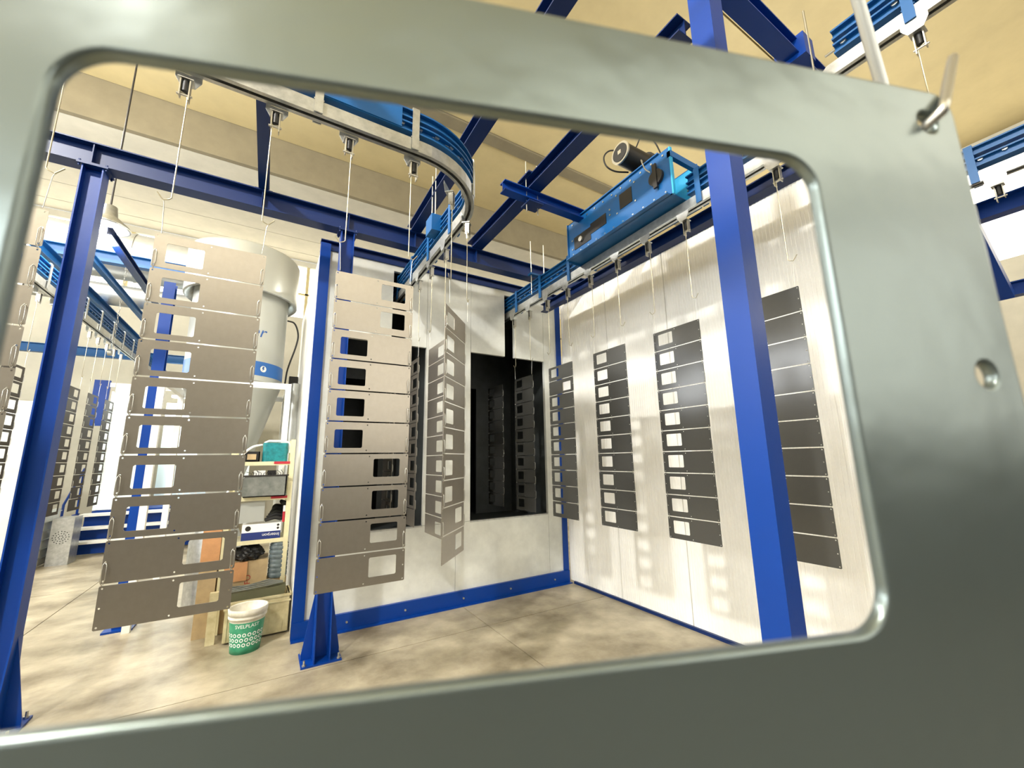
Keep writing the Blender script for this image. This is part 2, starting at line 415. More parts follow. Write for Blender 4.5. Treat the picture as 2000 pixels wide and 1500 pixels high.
# ================================================================== blue steel frame
pb = thing('portal_beam', 'long deep-blue steel beam spanning the portal posts above the booth', 'beam', (0, 4.57, 4.39))
mb = MB(); ibeam(mb, 'x', -3.2, 4.6, 4.57, 4.39, .21, .15); wpart(mb, 'beam', 'blue_deep', pb)
for xx in (-1.52, .582, 2.19, 1.355, -.26):
    wpart(MB().box(xx - .004, xx + .004, 4.505, 4.635, 4.402, 4.588), 'stiffener', 'blue_deep', pb)
def portal_post(cx, cy, label):
    t = thing('portal_post', label, 'post', (cx, cy, 0))
    mb = MB(); s = .14; hcol(mb, 0, 0, .015, 4.37, s, 'x'); mb.build('column', 'blue', t)
    for sx in (-1, 1):
        mb = MB(); mb.prism([(sx * .07, .015), (sx * .165, .015), (sx * .165, .06), (sx * .07, .62)], 'y', -.005, .005); mb.build('gusset', 'blue', t)
        mb = MB(); mb.prism([(-.15, .015), (.15, .015), (.15, .05), (.07, .62), (-.07, .62), (-.15, .05)], 'x', sx * .066 - .005, sx * .066 + .005); mb.build('base_flare', 'blue', t)
    MB().box(-.172, .172, -.16, .16, 0, .015).build('base_plate', 'blue', t)
    MB().box(-.10, .10, -.09, .09, 4.37, 4.388).build('cap_plate', 'blue_deep', t)
    me = MB().cyl((0, 0, .0), (0, 0, .012), .018, n=6).cyl((0, 0, .01), (0, 0, .045), .009, n=8).mesh('anchor_bolt', 'steel')
    for sx in (-1, 1):
        for sy in (-1, 1): obj('anchor_bolt', me, t, (sx * .145, sy * .135, .015))
    me = MB().cyl((0, 0, -.03), (0, 0, .03), .009, n=6).mesh('cap_bolt', 'blue_deep')
    for sx in (-1, 1):
        for sy in (-1, 1): obj('cap_bolt', me, t, (sx * .086, sy * .07, 4.38))
    return t
portal_post(.582, 4.57, 'blue portal post with a splayed bolted foot in front of the booth')
portal_post(-1.50, 4.57, 'blue portal post with purple sheen at the open end of the aisle')
portal_post(4.45, 4.57, 'blue portal post on the outer side of the ribbed wall')
t = thing('steel_column', 'tall blue steel column standing before the ribbed wall', 'column', (2.22, 1.17, 0))
mb = MB(); hcol(mb, 0, 0, .02, 5.25, .14, 'y'); mb.box(-.07, -.064, -.06, .06, .02, 5.2); mb.build('column_section', 'blue', t)
MB().box(-.15, .15, -.15, .15, 0, .02).build('base_plate', 'blue', t)
t = thing('steel_column', 'blue steel post at the far aisle behind the panel rows', 'column', (-1.27, 6.57, 0))
mb = MB(); hcol(mb, 0, 0, .02, 4.16, .12, 'y'); mb.build('column_section', 'blue', t)
MB().box(-.13, .13, -.13, .13, 0, .02).build('base_plate', 'blue', t)
def ybeam(name, cx, y0, y1, z0, h, bw, label, m='blue_deep', clamps=()):
    t = thing(name, label, 'beam', (cx, y0, z0))
    mb = MB(); ibeam(mb, 'y', y0, y1, cx, z0, h, bw); wpart(mb, 'beam', m, t)
    for y in clamps:
        for s in (-1, 1): wpart(MB().box(cx + s * (bw / 2 - .01), cx + s * (bw / 2 + .035), y - .03, y + .03, z0 - .004, z0 + .03), 'clamp', 'blue_deep', t)
    return t
ybeam('cross_beam', 1.355, -1.2, 4.66, 4.602, .14, .13, 'blue cross beam above the rail curve', clamps=(4.57,))
ybeam('cross_beam', 2.19, 1.3, 4.66, 4.602, .14, .15, 'blue cross beam between the curve and the drive unit', clamps=(4.57,))
ybeam('cross_beam', -.255, -1.0, 4.66, 4.602, .12, .09, 'thin blue cross beam above the straight panel rail', clamps=(4.57,))
ybeam('side_beam', 3.62, .6, 5.0, 4.12, .13, .11, 'dark blue beam running along the ribbed wall below the drive unit')
def xbeam(name, cy, x0, x1, z0, h, bw, label, m='blue_deep'):
    t = thing(name, label, 'beam', (x0, cy, z0))
    mb = MB(); ibeam(mb, 'x', x0, x1, cy, z0, h, bw); wpart(mb, 'beam', m, t); return t
xb = xbeam('cross_beam', 3.17, 1.83, 3.7, 4.49, .11, .10, 'short blue beam with a cut end carrying the drive unit', 'blue')
wpart(MB().box(2.10, 2.28, 3.09, 3.25, 4.44, 4.455), 'hanger_plate', 'blue_deep', xb)
for dx in (2.12, 2.26):
    wpart(MB().cyl((dx, 3.17, 4.36), (dx, 3.17, 4.95), .007, n=6), 'threaded_rod', 'steel', xb)
wpart(MB().box(2.08, 2.30, 3.06, 3.28, 4.745, 4.76), 'hanger_plate', 'blue_deep', xb)
xb = xbeam('cross_beam', 1.17, 2.30, 4.0, 5.0, .14, .13, 'blue beam running from the tall column to the wall side', 'blue')
wpart(MB().box(3.40, 3.56, 1.06, 1.28, 4.96, 5.16), 'clamp', 'blue', xb)
wpart(MB().cyl((3.48, 1.06, 4.8), (3.48, 1.06, 5.4), .008, n=6), 'threaded_rod', 'steel', xb)

# ================================================================== conveyor rails
ZR = 3.975
def arc(cx, cy, r, a0, a1, z, n=14): return [(cx + r * math.cos(R(a0 + (a1 - a0) * i / n)), cy + r * math.sin(R(a0 + (a1 - a0) * i / n)), z) for i in range(n + 1)]
TRACK = [(-.038, 0), (-.012, 0), (-.012, .006), (-.032, .006), (-.032, .086), (.032, .086), (.032, .006), (.012, .006), (.012, 0), (.038, 0), (.038, .094), (-.038, .094)]
def chan(z0, w=.045, h=.075):
    return [(-w, z0), (w, z0), (w, z0 + .012), (.012, z0 + .012), (.012, z0 + h - .012), (w, z0 + h - .012), (w, z0 + h), (-w, z0 + h), (-w, z0 + h - .012), (-.012, z0 + h - .012), (-.012, z0 + .012), (-w, z0 + .012)]
def along(path, step, start=.1):
    out = []; d = start; acc = 0
    for a, b in zip(path, path[1:]):
        a, b = Vector(a), Vector(b); L = (b - a).length
        while d <= acc + L:
            t = (b - a).normalized(); out.append((a + t * (d - acc), t)); d += step
        acc += L
    return out
def rail(label, path, blue_segments, bracket_step=.62, start=.2, light=True):
    t = thing('conveyor_rail', label, 'conveyor', path[0])
    wpart(MB().sweep(path, TRACK), 'carrier_track', 'galv', t)
    for seg in blue_segments:
        wpart(MB().sweep(seg, chan(.135)), 'power_track', 'rail_blue', t)
        wpart(MB().sweep(seg, chan(.242)), 'power_track', 'rail_blue', t)
        mb = MB()
        for p, tg in along(seg, .13, .06):
            l = tg.cross(Vector((0, 0, 1))); mb.cyl(p + Vector((0, 0, .2)) - l * .03, p + Vector((0, 0, .2)) + l * .03, .018, n=8)
            mb.tube([p + tg * .02 + Vector((0, 0, .2)), p + tg * .11 + Vector((0, 0, .2))], .008, n=4)
        wpart(mb, 'drive_chain', 'steel', t)['kind'] = 'stuff'
        for p, tg in along(seg, bracket_step, start):
            l = tg.cross(Vector((0, 0, 1))); mb = MB(); T = Matrix.Translation(p) @ Matrix(((tg.x, l.x, 0), (tg.y, l.y, 0), (0, 0, 1))).to_4x4()
            for s in (-1, 1): mb.box(-.025, .025, s * .05 - .004, s * .05 + .004, .0, .325, T=T)
            mb.box(-.025, .025, -.05, .05, .325, .333, T=T); mb.box(-.03, .03, -.046, .046, .094, .102, T=T)
            wpart(mb, 'rail_bracket', 'galv' if p.x < 1.3 else 'rail_blue', t)
    return t
YL, XL = 2.52, 1.385
pathL = [(-3.2, YL, ZR), (-1.2, YL, ZR), (-.2, YL, ZR)] + arc(.775, 3.13, .61, -90, 0, ZR) + [(XL, 4.2, ZR), (XL, 6.4, ZR)]
rl = rail('overhead conveyor rail that bends round a quarter curve into the booth', pathL, [pathL])
wpart(MB().sweep([(-2.6, YL, ZR), (.62, YL, ZR)], [(.052, .14), (.052, .30), (-.052, .30), (-.052, .14)]), 'cover_sheet', 'rail_blue', rl)
for x0, y0 in ((1.12, 3.55),):
    mb = MB().box(1.25, 1.36, 3.62, 3.80, 4.14, 4.32); wpart(mb, 'hanger_box', 'rail_blue', rl)
    wpart(MB().cyl((1.30, 3.66, 4.3), (1.30, 3.66, 4.92), .007, n=6).cyl((1.30, 3.76, 4.3), (1.30, 3.76, 4.85), .007, n=6), 'threaded_rod', 'steel', rl)
XR = 3.066
pathR = [(XR, -1.0, ZR + .33), (XR, .82, ZR + .33), (XR, .86, ZR + .30), (XR, .98, ZR + .03), (XR, 1.03, ZR), (XR, 3.5, ZR), (XR, 6.4, ZR)]
rr = rail('overhead conveyor rail leaving the booth along the ribbed wall', pathR, [[(XR, 3.42, ZR), (XR, 5.1, ZR), (XR, 6.3, ZR)], [(XR, 1.02, ZR), (XR, 1.95, ZR)], [(XR, -1.0, ZR + .33), (XR, .8, ZR + .33)]])
for yy in (4.35,):
    for dx in (-.11, .11):
        wpart(MB().cyl((XR + dx, yy, 4.05), (XR + dx, yy, 4.85), .007, n=6), 'threaded_rod', 'steel', rr)
    wpart(MB().box(XR - .14, XR + .14, yy - .04, yy + .04, 4.335, 4.36), 'hanger_plate', 'rail_blue', rr)
XFAR = -2.55
pathF = [(XFAR, 4.9, ZR), (XFAR, 9.0, ZR), (XFAR, 14.2, ZR)]
rail('overhead conveyor rail along the far aisle above the steps', pathF, [pathF])
pathG = [(4.82, -1.5, ZR), (4.82, 1.2, ZR), (4.82, 3.4, ZR)]
rail('overhead conveyor rail on the outer side of the ribbed wall', pathG, [pathG])
ybeam('side_beam', 5.35, -1.2, 3.2, 3.86, .16, .12, 'blue beam below the outer conveyor rail', 'blue')
t = thing('diagonal_brace', 'blue diagonal brace under the outer conveyor rail', 'brace', (5.1, .75, 3.4))
wpart(MB().sweep([(5.0, .72, 4.02), (6.0, .70, 3.3)], [(-.06, -.05), (.06, -.05), (.06, .05), (-.06, .05)]), 'brace_bar', 'blue', t)
ybeam('side_beam', 6.3, -1.2, 3.2, 3.35, .14, .12, 'lower blue beam on the outer side of the ribbed wall', 'blue')

# drive unit on the rail by the wall
du = thing('drive_unit', 'blue bolted conveyor drive unit with open cyan end', 'drive unit', (XR, 2.7, 4.06))
x0, x1, y0, y1, z0, z1 = 2.86, 3.28, 1.98, 3.40, 4.085, 4.55
def dp(name, m, *a): return part_box(name, m, du, *a)
dp('side_plate', 'rail_blue', x0, x0 + .008, y0, y1, z0, z1)
dp('side_plate', 'rail_blue', x1 - .008, x1, y0, y1, z0, z1)
dp('bottom_plate', 'rail_blue', x0, x1, y0, y1, z0, z0 + .008)
dp('top_plate', 'rail_blue', x0, x1, y0 + .5, y1, z1 - .008, z1)
dp('end_plate', 'rail_blue', x0 - .015, x1, y1, y1 + .01, z0 - .02, z1)
dp('inner_plate', 'cyan', x0 + .01, x1 - .01, y0 + .28, y0 + .29, z0 + .01, z1 - .05)
dp('inner_lining', 'cyan', x1 - .02, x1 - .01, y0, y0 + .28, z0 + .01, z1 - .02)
dp('end_bar', 'rail_blue', x0, x1 + .06, y0 - .02, y0 + .02, z1 - .1, z1 - .04)
dp('end_bar', 'cyan', x0, x0 + .03, y0 - .015, y0, z0, z1)
dp('top_flange', 'rail_blue', x0 - .02, x0 + .02, y0 + .1, y1 - .1, z1, z1 + .012)
dp('lower_flange', 'rail_blue', x0 - .05, x0, y0 + .02, y1, z0, z0 + .012)
dp('inspection_window', 'dark_steel', x0 - .006, x0, 2.42, 2.58, 4.28, 4.44)
dp('slot_cover', 'dark_steel', x0 - .006, x0, 2.78, 3.02, 4.24, 4.36)
dp('tensioner_slot', 'black', x0 - .006, x0, 3.02, 3.30, 4.18, 4.33)
wpart(MB().cyl((x0 - .03, 3.17, 4.255), (x0, 3.17, 4.255), .03, n=14), 'tensioner_knob', 'steel', du)
wpart(MB().cyl((x0 - .03, 2.12, 4.33), (x0, 2.12, 4.33), .075, n=20).box(x0 - .04, x0 - .02, 2.10, 2.14, 4.22, 4.46), 'pulley_cover', 'dark_steel', du)
wpart(MB().cable([(x0 - .01, 2.26, 4.6), (x0 - .05, 2.24, 4.58), (x0 - .055, 2.2, 4.46), (x0 - .04, 2.16, 4.40)], .006), 'hose', 'steel', du)
bolt = MB().cyl((-.008, 0, 0), (0, 0, 0), .010, n=6).mesh('bolt', 'steel')
for i in range(11):
    yy = y0 + .06 + i * .128
    for zz in (z0 + .05, z1 - .045):
        o = obj('bolt', bolt, du, (x0 - du.location.x, yy - du.location.y, zz - du.location.z))
for yy, zz in ((2.38, 4.26), (2.38, 4.46), (2.62, 4.26), (2.62, 4.46), (2.72, 4.36), (2.72, 4.3), (3.33, 4.2), (3.33, 4.31)):
    obj('bolt', bolt, du, (x0 - du.location.x, yy - du.location.y, zz - du.location.z))
mo = wpart(MB().cyl((2.78, 2.45, 4.80), (3.12, 2.45, 4.80), .105, n=28).cyl((3.12, 2.45, 4.80), (3.2, 2.45, 4.80), .13, n=24), 'motor', 'dark_steel', du)
wpart(MB().cyl((2.765, 2.45, 4.80), (2.782, 2.45, 4.80), .112, n=28), 'motor_rim', 'steel', du)
wpart(MB().cyl((2.76, 2.45, 4.80), (2.766, 2.45, 4.80), .09, n=24), 'motor_cap', 'black', du)
wpart(MB().box(2.756, 2.761, 2.43, 2.47, 4.785, 4.825), 'motor_mark', 'steel', du)
dp('motor_mount', 'dark_steel', 3.0, 3.2, 2.35, 2.55, z1, 4.72)
wpart(MB().cable([(2.9, 2.5, 4.9), (2.8, 2.6, 4.95), (2.72, 2.62, 4.86), (2.72, 2.6, 4.74), (2.8, 2.56, 4.68), (2.95, 2.52, 4.7)], .008), 'cable', 'rubber', du)
wpart(MB().cable([(2.95, 2.4, 4.9), (2.98, 2.34, 5.0), (3.05, 2.28, 4.95), (3.1, 2.24, 4.8), (3.12, 2.2, 4.56)], .007), 'cable', 'rubber', du)

# ================================================================== trolleys and hook wires
def trolley_meshes():
    d = {}
    mb = MB(); mb.prism([(-.06, 0), (.06, 0), (.06, -.03), (.035, -.075), (-.035, -.075), (-.06, -.03)], 'y', .040, .044)
    mb.box(-.035, .035, -.024, .044, -.079, -.075); d['bracket'] = mb.mesh('bracket', 'galv')
    mb = MB(); mb.box(-.024, -.018, -.018, .018, -.185, -.079); mb.box(.018, .024, -.018, .018, -.205, -.079); mb.cyl((-.034, 0, -.17), (.034, 0, -.17), .007, n=8); d['clamp'] = mb.mesh('clamp', 'steel')
    mb = MB(); mb.cyl((0, 0, -.079), (0, 0, -.15), .017, n=10); d['swivel'] = mb.mesh('swivel', 'black')
    return d
TM = trolley_meshes()
wm = MB()
wm.tube([(-.022, 0, .018), (-.004, 0, .01), (.010, 0, .004), (.016, 0, -.012), (.014, 0, -.622), (.006, 0, -.632), (-.018, 0, -.642), (-.046, 0, -.606)], .0034, n=6)
WIRE = wm.mesh('wire', 'wire')
DROP = MB().tube([(-.018, 0, -.640), (-.012, 0, -.66), (-.004, 0, -.81), (-.004, .003, -.825)], .0022, n=5).mesh('drop_link', 'steel')
ORD = ['first', 'second', 'third', 'fourth', 'fifth', 'sixth', 'seventh', 'eighth', 'ninth', 'tenth', 'eleventh', 'twelfth']
def hang(x, y, ang, flip, tl, wl, z=ZR, grp=None, drop=True, z_wire=None):
    t = thing('trolley', tl, 'trolley', (x, y, z), grp, ang)
    for k, me in TM.items(): obj(k, me, t)
    h = thing('hook_wire', wl, 'hook', (x, y, z - .17), grp and grp.replace('trolleys', 'hook wires'), ang + (math.pi if flip else 0))
    obj('wire', WIRE, h)
    if drop: obj('drop_link', DROP, h)

# ================================================================== hanging front panels
PW, PH, PT = .482, .177, .003
def panel_mesh():
    outer = [(-PW / 2 + .004, 0 - PH / 2), (PW / 2 - .004, -PH / 2), (PW / 2, -PH / 2 + .004), (PW / 2, PH / 2 - .004), (PW / 2 - .004, PH / 2), (-PW / 2 + .004, PH / 2), (-PW / 2, PH / 2 - .004), (-PW / 2, -PH / 2 + .004)]
    wx1 = PW / 2 - .051; wx0 = wx1 - .155; wz1 = PH / 2 - .028; wz0 = wz1 - .106
    holes = [list(reversed(rrect(wx0, wx1, wz0, wz1, .006, 1)))]
    for hx in (-PW / 2 + .011, PW / 2 - .011):
        for hz in (-PH / 2 + .011, -.002, PH / 2 - .011): holes.append(list(reversed(circ(hx, hz, .0042, 6))))
    for hz in (-PH / 2 + .014, PH / 2 - .014): holes.append(list(reversed(circ(.01, hz, .0042, 6))))
    return plate(outer, holes, PT)
PANEL = panel_mesh().mesh('panel_sheet', 'panel'); PANEL_RAW = panel_mesh().mesh('panel_sheet', 'panel_raw'); PANEL_DARK = panel_mesh().mesh('panel_sheet', 'panel_dark')
def link_mesh():
    mb = MB(); mb.tube([(0, .006, .0), (0, -.006, .0), (.006, -.010, -.01), (.007, -.010, -.07), (.002, -.006, -.083), (0, .004, -.09), (0, .004, -.0975), (0, -.004, -.0975), (-.006, -.010, -.085), (-.007, -.010, -.01), (0, -.006, .004)], .0017, n=5)
    return mb.mesh('wire_link', 'steel')
LINK = link_mesh()
PITCH, ZTOP = .185, 2.972
def column(desc, x, y, ang, wins, group, ztop=ZTOP, back=False):
    # wins: string of l / r per row telling where the window sits along +direction
    for i, c in enumerate(wins):
        z = ztop - PH / 2 - i * PITCH
        tilt = random.uniform(-.003, .003)
        t = thing('front_panel', f'{ORD[i]} {"bare" if "curved" in group else "dark" if "aisle" in group else "painted"} grey panel down in the {desc}', 'panel', (x + random.uniform(-.001, .001), y + random.uniform(-.001, .001), z), group, ang + tilt)
        o = obj('panel_sheet', PANEL_RAW if 'curved' in group else PANEL_DARK if 'aisle' in group else PANEL, t, (0, -PT / 2, 0), (0, math.pi if c == 'l' else 0, 0))
        if i < len(wins) - 1:
            for s in (-1, 1): obj('wire_link', LINK, t, (s * (PW / 2 - .011), 0, 0))
H90 = math.pi / 2
column('column hanging beside the purple-sheened portal post', -1.19, YL, 0, 'lrllrllrll', 'panels on the curved rail')
column('column hanging in front of the paint cyclone', -.335, YL, 0, 'llllllllrr', 'panels on the curved rail')
column('column hanging in front of the splayed portal post', .512, YL, 0, 'rrllllrrrr', 'panels on the curved rail')
column('column turning on the rail curve', 1.21, 2.87, R(48), 'llllllllrr', 'panels on the curved rail')
column('column just past the rail curve', XL, 3.76, H90, 'l' * 10, 'panels on the curved rail')
column('column about to enter the booth', XL, 4.58, H90, 'l' * 9 + 'r', 'panels on the curved rail')
column('column already inside the booth entry', XL, 5.55, H90, 'l' * 10, 'panels on the curved rail')
column('column inside the dark booth exit', XR, 5.62, H90, 'r' * 10, 'panels along the ribbed wall')
for i, (yc, wn) in enumerate(((4.78, 'r' * 10), (3.92, 'rlrrrrrrrr'), (3.07, 'r' * 10), (2.23, 'r' * 10), (1.465, 'r' * 10))):
    column(f'{ORD[i]} column from the booth along the ribbed wall', XR, yc, H90, wn, 'panels along the ribbed wall')
for i, yc in enumerate((10.03, 9.22, 8.41, 7.6, 6.73)):
    column(f'{ORD[i]} column from the steps on the aisle rail', XFAR, yc, H90, 'r' * 10, 'panels on the aisle rail')

# trolleys: along the curved rail in travel order, counted from the booth
hs = .215
curvepos = []
for x, a in ((-1.19, 0), (-.335, 0), (.512, 0)): curvepos += [(x - hs, YL, 0, False), (x + hs, YL, 0, True)]
for s in (-1, 1):
    curvepos.append((1.21 + s * hs * math.cos(R(48)) + .02, 2.87 + s * hs * math.sin(R(48)) - .02, R(48), s > 0))
for yc in (3.76, 4.58): curvepos += [(XL, yc - hs, H90, False), (XL, yc + hs, H90, True)]
curvepos.reverse()
for i, (x, y, a, f) in enumerate(curvepos):
    hang(x, y, a, f, f'{ORD[i]} steel trolley from the booth on the curved rail', f'{ORD[i]} wire hook from the booth on the curved rail', grp='trolleys on the curved rail')
k = 0
for yc in (4.78, 3.92, 3.07, 2.23, 1.465):
    for s in (1, -1):
        hang(XR, yc + s * hs, H90, s > 0, f'{ORD[k]} steel trolley from the booth along the ribbed wall', f'{ORD[k]} wire hook from the booth along the ribbed wall', grp='trolleys along the ribbed wall'); k += 1
hang(XR, .43, H90, False, 'steel trolley on the raised end of the ribbed wall rail', 'empty wire hook on the raised end of the rail', z=ZR + .33, drop=False)
k = 0
for yc in (10.03, 9.22, 8.41, 7.6, 6.73):
    for s in (1, -1):
        hang(XFAR, yc + s * hs, H90, s > 0, f'{ORD[k]} dark trolley from the steps on the aisle rail', f'{ORD[k]} wire hook from the steps on the aisle rail', grp='trolleys on the aisle rail'); k += 1
for yy, lb in ((-.5, 'second'), (.46, 'first')):
    t = thing('trolley', f'{lb} pale trolley on the outer conveyor rail', 'trolley', (4.82, yy, ZR), None, H90)
    for k2, me in TM.items(): obj(k2, me, t)

# the near panel the picture is taken through: the same kind of panel, hung on its own
ex = Vector((.94096, -.33816, 0)).normalized(); ang = math.atan2(ex.y, ex.x)
WTL = Vector((-.03682, .08876, 1.89153))            # upper corner of the window cut-out
c0 = WTL + ex * (.206 - PW / 2)
nr = thing('front_panel', 'large smooth grey panel hanging alone, its rounded window framing the line', 'panel', (c0.x, c0.y, WTL.z + .0277 - PH / 2), None, ang)
wx1 = PW / 2 - .051
outer = rrect(-PW / 2, PW / 2, -PH / 2, PH / 2, .007, 5)
holes = [list(reversed(rrect(wx1 - .155, wx1, PH / 2 - .0277 - .1062, PH / 2 - .0277, .0085, 8)))]
for hx in (-PW / 2 + .0105, PW / 2 - .0105):
    for hz in (-PH / 2 + .0105, .0075, PH / 2 - .0105): holes.append(list(reversed(circ(hx, hz, .0032, 20))))
plate(outer, holes, .003, .0009, 4).build('panel_sheet', 'fg_panel', nr)
hx, hz = PW / 2 - .0105, PH / 2 - .0105
MB().tube([(hx + .014, .03, hz - .022), (hx + .004, .012, hz - .006), (hx, .002, hz - .001), (hx + .0005, -.003, hz + .0005), (hx + .004, -.002, hz + .005), (hx + .0258, .005, hz + .032)], .0013, n=8).build('wire_link', 'steel', nr)
t = thing('hook_wire', 'pale straight hanger rod dropping behind the smooth near panel', 'hook', (.303, .058, 1.95))
MB().tube([(.015, -.01, 0.02), (0, 0, 0), (-.06, 0, .28), (-.55, 0, 2.652)], .0030, n=8).build('wire', 'pale_rod', t)

# ================================================================== cyclone and its frame
cx, cy = -.50, 7.05
cyc = thing('cyclone', 'silver powder cyclone with wide drum lid and blue band', 'cyclone', (cx, cy, 0))
def cp(prof, name, m, n=56): return MB().lathe(prof, n=n).build(name, m, cyc)
rb, rlid = .60, .72
cp([(rb, 2.95), (rb, 4.30)], 'barrel', 'cyclone')
cp([(rlid, 4.22), (rlid, 4.86), (rlid - .02, 4.9), (0, 4.9)], 'lid_drum', 'cyclone')
cp([(rb, 4.30), (rlid - .02, 4.20), (rlid, 4.22)], 'lid_rim', 'galv')
cp([(rb, 2.95), (.16, 1.35), (.16, 1.1), (0, 1.1)], 'cone', 'cyclone')
cp([(rb + .003, 3.02), (rb + .003, 3.22)], 'colour_band', 'cyc_blue')
cp([(.30, .0), (.30, .8), (.16, 1.1)], 'powder_hopper', 'galv', 32)
def wrap(mb, zc, a0, r):
    mb.v = [(r * math.cos(a0 + p[0] / r), r * math.sin(a0 + p[0] / r), zc + p[1]) for p in mb.v]; return mb
wrap(text_mb('er', .23, .25), 3.57, R(-65), rb + .004).build('lettering', 'print_blue', cyc)
lg = MB(); lg.add([(.045 * math.cos(i * math.pi / 8), .045 * math.sin(i * math.pi / 8), 0) for i in range(16)], [tuple(range(16))])
wrap(lg, 3.12, R(-54), rb + .006).build('round_logo', 'white', cyc)
lg = MB(); lg.add([(-.012, .035, 0), (.018, .035, 0), (.004, .006, 0), (.02, .006, 0), (-.016, -.036, 0), (-.004, -.004, 0), (-.02, -.004, 0)], [(0, 1, 2, 6), (2, 3, 4, 5, 6)])
wrap(lg, 3.12, R(-54), rb + .008).build('bolt_logo', 'print_blue', cyc)
for a in (-30, 60, 150, 240):
    pass
fr = thing('cyclone_stand', 'white square-tube stand around the cyclone cone', 'stand', (cx, cy, 0))
for sx in (-1, 1):
    for sy in (-1, 1): MB().box(sx * .68 - .035, sx * .68 + .035, sy * .66 - .035, sy * .66 + .035, 0, 2.9).build('leg', 'white', fr)
for sy in (-1, 1): MB().box(-.70, .70, sy * .66 - .03, sy * .66 + .03, 2.82, 2.9).build('cross_bar', 'white', fr)
for sx in (-1, 1): MB().box(sx * .68 - .03, sx * .68 + .03, -.63, .63, 2.82, 2.9).build('cross_bar', 'white', fr)
t = thing('suction_pipe', 'grey upright suction pipe behind the cyclone stand', 'pipe', (.285, 6.9, 0))
MB().cyl((0, 0, 0), (0, 0, 3.0), .06, n=20).build('pipe', 'duct', t)
t = thing('power_cable', 'black cable looping down beside the cyclone barrel', 'cable', (.14, 6.9, 3.0))
MB().cable([(-.04, -.1, .95), (.06, -.1, .92), (.12, -.1, .75), (.10, -.1, .55), (.02, -.1, .2), (.0, -.1, -.05)], .012, n=6).build('cable', 'rubber', t)
t = thing('floor_cabinet', 'dark slim control box standing behind the cyclone stand', 'cabinet', (.30, 8.0, 0))
MB().box(-.08, .06, -.1, .1, 0, 3.3).build('body', 'dark_steel', t)

# ================================================================== shelf rack and its load
RY = 5.75
rk = thing('shelf_rack', 'cream metal shelf rack wedged against the booth side', 'shelf', (0, RY, 0))
for xx in (-.33, .27):
    for yy in (0, .40): MB().box(xx - .025, xx + .025, yy - .012, yy + .022, 0, 2.1).build('upright', 'cream', rk)
for zz in (.90, 1.385, 1.79): MB().box(-.32, .26, -.01, .41, zz, zz + .045).build('shelf_board', 'cream', rk)
for zz in (1.385, 1.79): MB().box(.08, .25, -.016, -.011, zz + .015, zz + .045).build('price_strip', 'red', rk)
def rackitem(name, label, cat, loc): return thing(name, label, cat, (loc[0], loc[1], loc[2]))
Z1, Z2, Z3 = 1.835, 1.43, .945
# top shelf
t = rackitem('jerrycan', 'teal cut-open plastic can on the top shelf', 'container', (.085, RY + .15, Z1))
mb = MB(); mb.sweep([(0, 0, 0), (0, 0, .225)], rrect(-.135, .135, -.11, .11, .04, 4), up=Vector((0, 1, 0))); mb.build('body', 'teal', t)
mb = MB(); mb.tube([(-.12, 0, .225), (-.08, 0, .25), (.1, 0, .25), (.14, -.02, .225), (.15, -.06, .1)], .014, n=8); mb.build('rim', 'white', t)
t = rackitem('small_crate', 'small black crate with a pale insert on the top shelf', 'crate', (-.155, RY + .12, Z1))
mb = MB(); mb.box(-.08, .08, -.1, .1, 0, .012); mb.box(-.08, .08, -.1, -.09, 0, .12); mb.box(-.08, .08, .09, .1, 0, .12); mb.box(-.08, -.07, -.1, .1, 0, .12); mb.box(.07, .08, -.1, .1, 0, .12); mb.build('body', 'black', t)
MB().box(-.045, .045, -.105, -.1, .025, .09).build('insert', 'card_tan', t)
t = rackitem('air_hose', 'white hose arching down over the shelf ends', 'hose', (-.10, RY - .02, Z1))
MB().cable([(.04, .12, .20), (-.06, .06, .17), (-.16, 0, .06), (-.21, -.02, -.1), (-.235, -.02, -.28), (-.27, -.02, -.42)], .014, n=8).build('hose', 'white', t)
# second shelf
t = rackitem('storage_tote', 'grey scuffed plastic tote with slanted handle end', 'tote', (.0, RY + .04, Z2))
mb = MB(); mb.prism([(-.20, 0), (.225, 0), (.235, .24), (-.20, .24), (-.265, .10)], 'y', -.12, -.105); mb.prism([(-.20, 0), (.225, 0), (.235, .24), (-.20, .24), (-.265, .10)], 'y', .22, .235); mb.box(-.2, .22, -.12, .235, 0, .012); mb.box(.215, .23, -.12, .235, 0, .24); mb.build('body', 'tote', t)
mb = MB(); mb.box(-.21, .245, -.13, -.10, .235, .25); mb.tube([(-.21, -.125, .25), (-.285, -.125, .10)], .012); mb.build('rim', 'dark_steel', t)
mb = MB()
for i in range(14):
    a = -.16 + i * .025; mb.tube([(a, -.08 + .02 * (i % 3), .13), (a + .02, -.09, .27), (a + random.uniform(-.03, .05), -.1, .25 + random.uniform(.02, .06))], .004, n=4)
mb.build('wire_scrap', 'black', t)['kind'] = 'stuff'
MB().box(-.12, -.0, 0, .1, .02, .30).build('paper_pack', 'white', t)
MB().box(.02, .11, .0, .06, .02, .30).build('grey_pack', 'dark_steel', t)
